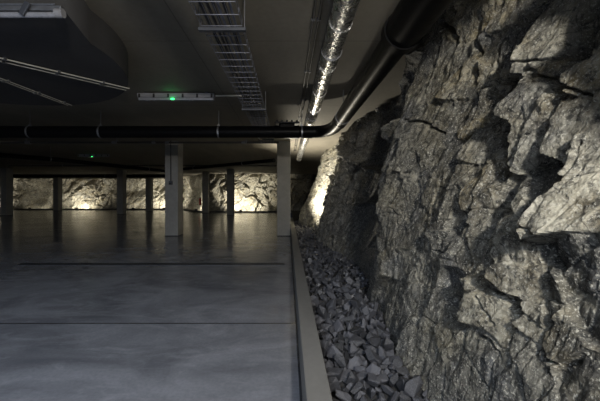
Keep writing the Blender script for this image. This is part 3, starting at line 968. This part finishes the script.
# ------------------------------------------------------------------ foil duct
t = thing('foil_duct', 'silver foil wrapped duct running along the ceiling towards the rock', 'duct', (0.445, 1.2, 2.722))
n_, m_ = 40, 420
TH, LL = np.meshgrid(np.linspace(0, 2 * np.pi, n_, endpoint=False), np.linspace(0, 12.4, m_), indexing='xy')
rad = 0.097 + 0.0045 * fbm(LL * 9, np.cos(TH) * 3 + 5, 301, 4) + 0.004 * fbm(LL * 14, np.sin(TH) * 4 + 9, 331, 3)
V = np.stack([rad * np.cos(TH), LL, rad * np.sin(TH)], -1).reshape(-1, 3)
fs = [(i * n_ + k, i * n_ + (k + 1) % n_, (i + 1) * n_ + (k + 1) % n_, (i + 1) * n_ + k) for i in range(m_ - 1) for k in range(n_)]
b = MB()
b.add(V.tolist(), fs, True)
b.build('foil_sleeve', M['foil'], t)
for i in range(13):
    b = MB().ring((0, 0.7 + i * 0.93, 0), (0.05 * (-1) ** i, 1, 0.04), 0.0985, 0.035, 0.003, 32)
    b.build('tape_band', M['foil'], t)
for y in (2.2, 5.0, 7.8, 10.6):
    clamp(t, (0, y, 0), (0, 1, 0), 0.1010, CEIL - 2.722 - 0.002, 0.025)

# thin conduits beside the duct
for x, lab in ((0.235, 'thin dark conduit on the ceiling left of the foil duct'), (0.285, 'thin dark conduit on the ceiling touching the shadow of the foil duct')):
    t = thing('ceiling_conduit', lab, 'conduit', (x, 1.0, CEIL - 0.016), group='conduits beside the duct')
    MB().tube([(0, 0, 0), (0, 11.5, 0)], 0.011, 10).build('tube', M['brown_steel'], t)
    for y in np.arange(0.8, 11.5, 1.3):
        MB().box((-0.018, y - 0.012, -0.014), (0.018, y + 0.012, 0.016)).build('saddle', M['dark_steel'], t)

# ------------------------------------------------------------------ wire cable tray
TX0, TX1, TZ, TY0, TY1 = -0.705, -0.375, 2.63, 1.3, 8.85
t = thing('wire_cable_tray', 'zinc wire mesh cable tray hanging below the ceiling', 'cable tray', ((TX0 + TX1) / 2, TY0, TZ))
hw, ln = (TX1 - TX0) / 2, TY1 - TY0
b = MB()
for x, z in ((-hw, 0.05), (-hw, 0.0), (-hw * 0.5, 0), (0, 0), (hw * 0.5, 0), (hw, 0), (hw, 0.05)):
    b.tube([(x, 0, z), (x, ln, z)], 0.0028, 6)
y = 0.05
while y < ln:
    b.tube([(-hw, y, 0.055), (-hw, y, -0.004), (hw, y, -0.004), (hw, y, 0.055)], 0.0034, 6)
    y += 0.17
b.build('wire_basket', M['wire'], t)
for y in (1.44, 4.0, 6.9):
    b = MB().box((-hw - 0.03, y - 0.022, -0.034), (hw + 0.03, y + 0.022, -0.008), 0.003)
    o = b.build('support_bracket', M['dark_steel'], t)
    for sx in (-1, 1):
        MB().tube([(sx * (hw + 0.018), y, -0.03), (sx * (hw + 0.018), y, CEIL - TZ - 0.002)], 0.005, 8).build('threaded_rod', M['galv'], o)
for i, (x, r, mt, nm) in enumerate(((-0.095, 0.015, 'cable', 'thick black cable lying in the wire tray, leftmost'), (-0.05, 0.012, 'cable', 'black cable lying in the wire tray, second from the left'),
                                (-0.008, 0.012, 'cable', 'black cable lying along the middle of the wire tray'), (0.032, 0.010, 'cable_grey', 'bluish grey cable lying in the wire tray'),
                                (0.072, 0.013, 'cable', 'black cable lying in the wire tray beside the grey one'), (0.113, 0.010, 'cable_grey', 'thin grey cable lying in the wire tray, rightmost'))):
    pts = [((TX0 + TX1) / 2 + x + 0.004 * math.sin(k * 0.9 + i * 2.1), TY0 + k * 0.25, TZ + r + 0.0035) for k in range(30)]
    tag(MB().tube(pts, r, 10).build('tray_cable', M[mt]), nm, 'cable', 'cables in the wire tray')

# ------------------------------------------------------------------ emergency battens
def batten(loc, label, L=1.23, rz=0.0, ind=True, w_=0.10, h_=0.075):
    t = thing('batten_light', label, 'ceiling light', loc, rz, 'batten lights')
    b = MB().box((-L / 2, -w_ / 2, -h_ * 0.35), (L / 2, w_ / 2, h_ * 0.5), 0.008)
    b.build('housing', M['white'], t)
    b = MB().box((-L / 2 + 0.01, -w_ / 2 + 0.006, -h_), (L / 2 - 0.01, w_ / 2 - 0.006, -h_ * 0.35), 0.018)
    dif = b.build('diffuser', M['diffuser'], t)
    for i in range(6):
        x = -L / 2 + 0.04 + i * (L - 0.08) / 5
        MB().box((x - 0.015, -w_ / 2 - 0.007, -h_ * 0.5), (x + 0.015, -w_ / 2 + 0.001, h_ * 0.3), 0.002).build('clip', M['rubber'], t)
    for sx in (-0.8, 0.8):
        MB().box((sx * L / 2 - 0.02, -0.02, h_ * 0.5), (sx * L / 2 + 0.02, 0.02, CEIL - loc[2])).build('mounting_foot', M['dark_steel'], t)
    if ind:
        o = MB().box((-0.075, -w_ / 2 - 0.004, -h_ * 0.98), (-0.02, -w_ / 2 + 0.012, -h_ * 0.62), 0.004).build('indicator_lamp', M['green'], dif)
        o['label'] = 'small glowing green indicator'
    return t


def glow(loc, p):
    d = bpy.data.lights.new('indicator_glow', 'POINT')
    d.energy = p
    d.color = (0.1, 1.0, 0.3)
    d.shadow_soft_size = 0.01
    o = bpy.data.objects.new('indicator_glow', d)
    COL.objects.link(o)
    o.location = loc


batten((-1.79, 5.35, 2.84), 'white batten light with a green indicator left of the wire cable tray')
glow((-1.84, 5.35 - 0.085, 2.775), 0.16)
tag(MB().tube([(-1.16, 5.35, 2.845), (-0.73, 5.35, 2.845)], 0.014, 10).build('conduit', M['conduit']), 'short pale conduit joining the green lit batten to the cable tray', 'conduit')
batten((-7.75, 13.3, 2.84), 'distant dark batten light with a tiny green indicator')
batten((-13.4, 17.8, 2.84), 'far batten light faintly lit above the second far column', 1.2, 0, False)
batten((-16.3, 26.0, 2.84), 'far batten light with a pale underside near the back wall', 1.6, 0, False)
batten((-23.0, 26.4, 2.84), 'far batten light at the left edge of the photo', 1.6, 0, False)

# batten on the front edge of the dropped slab
t = thing('slab_batten_light', 'glossy clear batten light on the front edge of the dropped slab', 'ceiling light', (-2.38, 2.455, 2.562))
MB().box((-0.76, -0.050, 0.022), (0.74, 0.0, 0.060), 0.006).build('housing', M['galv'], t)
MB().tube([(-0.74, -0.042, -0.008), (0.71, -0.042, -0.008)], 0.020, 20).build('diffuser', M['diffuser'], t)
for x in (-0.5, 0.02, 0.50):
    MB().box((x - 0.02, -0.085, -0.03), (x + 0.02, -0.068, 0.07), 0.003, Matrix.Rotation(0.5, 3, 'Y')).build('clip', M['dark_steel'], t)
MB().tube([(0.70, -0.042, 0.004), (0.755, -0.042, 0.004)], 0.032, 20).build('end_cap', M['white'], t)
MB().tube([(-0.6, -0.05, 0.065), (0.70, -0.05, 0.065)], 0.008, 8).build('wire', M['galv'], t)

# conduits under the dropped slab
def pair(p, q, gap, lab, r=0.008):
    for s, la in zip((-1, 1), lab):
        d = (Vector(q) - Vector(p)).normalized()
        nn = Vector((-d.y, d.x, 0)) * gap * s / 2
        t = thing('slab_conduit', la, 'conduit', Vector(p) + nn, 0, 'conduits under the dropped slab')
        e = Vector(q) - Vector(p)
        MB().tube([(0, 0, 0), e], r, 10).build('tube', M['conduit'], t)
        L = e.length
        for k in range(1, int(L / 0.45) + 1):
            c = d * (k * 0.45)
            MB().box((c.x - 0.014, c.y - 0.014, -0.012), (c.x + 0.014, c.y + 0.014, 0.016)).build('saddle', M['galv'], t)


pair((-3.4, 2.62, SB - 0.018), (-2.02, 4.20, SB - 0.018), 0.095, ('upper pale conduit of the long pair under the dropped slab', 'lower pale conduit of the long pair under the dropped slab'))
pair((-3.33, 3.45, SB - 0.018), (-3.24, 4.95, SB - 0.018), 0.06, ('left thin conduit of the short pair under the dropped slab', 'right thin conduit of the short pair under the dropped slab'), 0.006)

# ------------------------------------------------------------------ pipes further back
def pipe_run(name, pts, r, mat, label, cat='pipe', hang=()):
    t = thing(name, label, cat, pts[0])
    o0 = Vector(pts[0])
    rel = [Vector(p) - o0 for p in pts]
    MB().tube(rel, r, 16).build('tube', M[mat], t)
    for f in hang:
        i = min(int(f * (len(rel) - 1)), len(rel) - 2)
        k = f * (len(rel) - 1) - i
        c = rel[i].lerp(rel[i + 1], k)
        ax = rel[i + 1] - rel[i]
        clamp(t, c, ax, r + 0.001, CEIL - pts[0][2] - 0.002)
    return t


sprinkler = pipe_run('sprinkler_pipe', [(-9.0, 9.0, 2.67), (-0.25, 9.0, 2.67)], 0.028, 'brown_steel', 'thin steel pipe just behind and below the thick black pipe', hang=(0.22, 0.5, 0.9))
for x in (-7.0, -4.7, -3.62, -3.26, -1.2):
    o = MB().tube([(x + 8.95, 0, 0), (x + 9.05, 0, 0)], 0.042, 16).build('pipe_coupling', M['galv'], sprinkler)
    o['label'] = 'small pale pipe coupling'
pipe_run('far_drain_pipe', [(-9.4, 9.8, 2.50), (-8.0, 11.6, 2.48), (-6.2, 16.0, 2.44), (-6.0, 17.5, 2.44)], 0.075, 'black', 'black pipe slanting away behind the thick pipe on the left', hang=(0.3, 0.62))
pipe_run('branch_pipe', [(-5.6, 16.5, 2.50), (-0.5, 12.0, 2.50)], 0.07, 'black', 'black pipe slanting behind the right half of the far columns', hang=(0.25, 0.75))
pipe_run('ceiling_pipe', [(-13.0, 15.5, 2.62), (-0.3, 15.5, 2.62)], 0.04, 'brown_steel', 'dull pipe crossing below the ceiling behind the slanting pipes', hang=(0.2, 0.6))
pipe_run('back_pipe', [(-30.0, 23.4, 2.60), (-8.5, 23.4, 2.60)], 0.11, 'black', 'dark thick pipe crossing far back on the left', hang=(0.2, 0.5, 0.8))
pipe_run('wall_conduit', [(-4.8, 23.2, 2.72), (-0.6, 22.0, 2.74)], 0.02, 'conduit', 'thin pale conduit line above the brightest floodlit rock')

# a long downstand at the back left
b = MB().box((-33, 27.2, 2.62), (-9.0, 27.55, CEIL + 0.01), 0.01)
tag(b.build('ceiling_beam', M['ceiling']), 'low concrete beam under the ceiling near the back wall', 'beam', kind='structure')

# ------------------------------------------------------------------ socket box and its conduit on the column
t = thing('socket_box', 'small dark socket box hanging on a conduit down the column front', 'socket', (-3.56, 10.145, 1.62))
MB().box((-0.05, -0.075, -0.055), (0.05, 0, 0.055), 0.01).build('housing', M['dark_steel'], t)
MB().box((-0.038, -0.085, -0.045), (0.038, -0.074, 0.0), 0.004).build('flap', M['rubber'], t)
MB().tube([(0, -0.022, 0.05), (0, -0.022, CEIL - 1.622)], 0.014, 10).build('conduit', M['rubber'], t)

# fire extinguisher
t = thing('fire_extinguisher', 'tiny red fire extinguisher at the side of the pale far column', 'fire extinguisher', (-6.14, 23.30, 0.55))
MB().tube([(0, 0, 0.0), (0, 0, 0.02), (0, 0, 0.42), (0, 0, 0.47), (0, 0, 0.50)], [0.07, 0.085, 0.085, 0.06, 0.03], 16).build('cylinder_body', M['red'], t)
MB().box((-0.03, -0.09, 0.50), (0.03, 0.03, 0.56), 0.006).build('valve_handle', M['rubber'], t)
MB().tube(smooth_path([(0, -0.05, 0.53), (0.10, -0.08, 0.45), (0.10, -0.07, 0.15)]), 0.012, 8).build('hose', M['rubber'], t)
MB().box((-0.04, 0.07, 0.1), (0.04, 0.085, 0.45)).build('wall_bracket', M['dark_steel'], t)

# ------------------------------------------------------------------ loose stones
gy = np.concatenate([np.linspace(0.5, 16.0, 230), np.linspace(16.5, 31, 30)])
gx = np.linspace(0.0, 1.0, 14)
G = np.zeros((260, 14, 3))
for i, yv in enumerate(gy):
    xr = 1.6 if yv < 14 else 3.0
    G[i, :, 0] = 0.2115 + gx * (xr - 0.2115)
    G[i, :, 1] = yv
    G[i, :, 2] = BED - 0.04 + 0.015 * RNG.random(14)
bed = grid_mesh('gravel_bed', G, M['bed'], None, False)
tag(bed, 'dark ground under the loose stones between kerb and rock', 'ground', kind='structure')


def stone_mesh(k):
    r = np.random.default_rng(500 + k)
    bm = bmesh.new()
    ax = np.array([r.uniform(0.85, 1.25), r.uniform(0.65, 0.9), r.uniform(0.5, 0.72)])
    p = r.normal(size=(12, 3))
    p /= np.linalg.norm(p, axis=1)[:, None]
    p = np.sign(p) * np.abs(p) ** 0.8 * ax * r.uniform(0.85, 1.1, (12, 1))
    for q in p:
        bm.verts.new(q)
    g = bmesh.ops.convex_hull(bm, input=bm.verts[:])
    dead = [e for e in g['geom_interior'] + g['geom_unused'] if isinstance(e, bmesh.types.BMVert)]
    if dead:
        bmesh.ops.delete(bm, geom=list(set(dead)), context='VERTS')
    bmesh.ops.dissolve_limit(bm, angle_limit=0.25, verts=bm.verts[:], edges=bm.edges[:])
    bmesh.ops.bevel(bm, geom=bm.edges[:], offset=0.035, segments=1, affect='EDGES')
    bmesh.ops.triangulate(bm, faces=bm.faces[:])
    bmesh.ops.recalc_face_normals(bm, faces=bm.faces[:])
    me = bpy.data.meshes.new('ballast_stone')
    bm.to_mesh(me)
    bm.free()
    me.materials.append(M['stone'])
    return me


SM = [stone_mesh(k) for k in range(14)]
SV = [np.array([v.co[:] for v in m.vertices]) for m in SM]
SF = [np.array([p.vertices[:] for p in m.polygons]) for m in SM]


RES = 0.008
HX0, HX1, HY0, HY1 = 0.214, 1.45, 1.55, 14.6
nx, ny = int((HX1 - HX0) / RES), int((HY1 - HY0) / RES)
HM = np.full((nx, ny), BED - 0.03)
# the rock foot and everything behind it is closed ground
cy = HY0 + (np.arange(ny) + 0.5) * RES
foot = np.minimum(np.minimum(rock_x(cy[None, :], np.full((1, ny), 0.14))[0][0], rock_x(cy[None, :], np.full((1, ny), 0.20))[0][0]), rock_x(cy[None, :], np.full((1, ny), 0.08))[0][0]) - 0.004
cxx = HX0 + (np.arange(nx) + 0.5) * RES
HM[cxx[:, None] > foot[None, :]] = 9.0


def raster(V, F):
    """lower and upper height of a convex stone over the cells it covers"""
    lo = np.floor(V[:, :2].min(0) / RES).astype(int)
    hi = np.ceil(V[:, :2].max(0) / RES).astype(int)
    gx_ = (np.arange(lo[0], hi[0]) + 0.5) * RES
    gy_ = (np.arange(lo[1], hi[1]) + 0.5) * RES
    X, Y = np.meshgrid(gx_, gy_, indexing='ij')
    A, B, C = V[F[:, 0]], V[F[:, 1]], V[F[:, 2]]
    N = np.cross(B - A, C - A)
    ln_ = np.linalg.norm(N, axis=1)
    ok = ln_ > 1e-12
    N, A = N[ok] / ln_[ok][:, None], A[ok]
    D = (N * A).sum(1)
    bot = np.full(X.shape, -9.0)
    top = np.full(X.shape, 9.0)
    inside = np.ones(X.shape, bool)
    for n3, d3 in zip(N, D):
        r_ = d3 - n3[0] * X - n3[1] * Y
        if n3[2] > 1e-4:
            top = np.minimum(top, r_ / n3[2])
        elif n3[2] < -1e-4:
            bot = np.maximum(bot, r_ / n3[2])
        else:
            inside &= r_ > 0
    inside &= top > bot
    return lo, bot, top, inside


def random_rotation(r):
    q = r.normal(size=4)
    q /= np.linalg.norm(q)
    w_, x, y, z = q
    return np.array([[1 - 2 * (y * y + z * z), 2 * (x * y - z * w_), 2 * (x * z + y * w_)],
                     [2 * (x * y + z * w_), 1 - 2 * (x * x + z * z), 2 * (y * z - x * w_)],
                     [2 * (x * z - y * w_), 2 * (y * z + x * w_), 1 - 2 * (x * x + y * y)]])


placed = []


def drop(y0, y1, count, smin, smax, tries, zmax, seed):
    r = np.random.default_rng(seed)
    fails = 0
    for _ in range(count):
        k = int(r.integers(len(SM)))
        s = smin + (smax - smin) * r.random() ** 1.8
        R = random_rotation(r)
        V = SV[k] @ R.T * s
        lo, bot, top, ins = raster(V, SF[k])
        if ins.sum() < 6:
            continue
        w1, w2 = bot.shape
        bestz, bp = 9, None
        for _t in range(tries):
            px = r.uniform(HX0 + s * 0.6, 1.25)
            py = r.uniform(y0, y1)
            i0, j0 = int((px - HX0) / RES) + lo[0], int((py - HY0) / RES) + lo[1]
            if i0 < 0 or j0 < 0 or i0 + w1 > nx or j0 + w2 > ny:
                continue
            reg = HM[i0:i0 + w1, j0:j0 + w2]
            z = np.where(ins, reg - bot, -9).max()
            if z < bestz:
                bestz, bp = z, (i0, j0)
        if bp is None or bestz + 0.4 * s > zmax:
            fails += 1
            if fails > 150:
                break
            continue
        i0, j0 = bp
        reg = HM[i0:i0 + w1, j0:j0 + w2]
        z = bestz + 0.005
        reg[ins] = np.maximum(reg[ins], (top + z)[ins])
        cxp = HX0 + (i0 - lo[0]) * RES
        cyp = HY0 + (j0 - lo[1]) * RES
        placed.append((cyp, cxp, z, k, s, R))


drop(1.7, 3.4, 340, 0.028, 0.070, 50, 0.22, 1)
drop(3.2, 5.2, 300, 0.028, 0.066, 50, 0.22, 2)
drop(5.0, 8.0, 400, 0.032, 0.068, 30, 0.22, 3)
drop(8.0, 14.2, 700, 0.034, 0.070, 20, 0.22, 4)
placed.sort(key=lambda p: p[0])
# the 300 nearest that lie on top are stones of their own, the rest one mass
NEAR = 300
mass = MB()
cnt = 0
TONES = np.random.default_rng(77).random(400)
for (yv, xv, zv, k, s, R) in placed:
    vis = yv > 1.85
    if vis and cnt < NEAR:
        cnt += 1
        o = bpy.data.objects.new('ballast_stone', SM[k])
        COL.objects.link(o)
        mw = Matrix([[*(R[i] * s), (xv, yv, zv)[i]] for i in range(3)] + [[0, 0, 0, 1]])
        o.matrix_world = mw
        fx = float(foot[min(ny - 1, max(0, int((yv - HY0) / RES)))])
        tone = float(TONES[cnt])
        o.color = (tone, tone, tone, 1)
        big = 'large' if s > 0.056 else ('medium' if s > 0.040 else 'small')
        hue = 'pale grey' if tone > 0.66 else ('mid-grey' if tone > 0.33 else 'dark')
        if xv - 0.212 < 0.085:
            where = 'touching the kerb'
        elif fx - xv < 0.11:
            where = 'against the rock foot'
        elif xv - 0.212 < fx - xv:
            where = 'amid the strip, kerb side'
        else:
            where = 'amid the strip, rock side'
        far = ('at the photo bottom' if yv < 2.2 else 'near the photo bottom' if yv < 2.6 else
               'low on the strip' if yv < 3.1 else 'halfway up the strip' if yv < 3.6 else 'further up the strip')
        tag(o, '%s %s loose stone %s, %s' % (big, hue, where, far), 'stone', 'loose stones between kerb and rock')
    elif yv > 1.85:
        V = SV[k] @ R.T * s + np.array([xv, yv, zv])
        mass.add(V.tolist(), SF[k].tolist())
m_o = mass.build('loose_ballast', M['stone_mass'])
tag(m_o, 'far mass of grey loose stones reaching back to the kerb column', 'stones', kind='stuff')
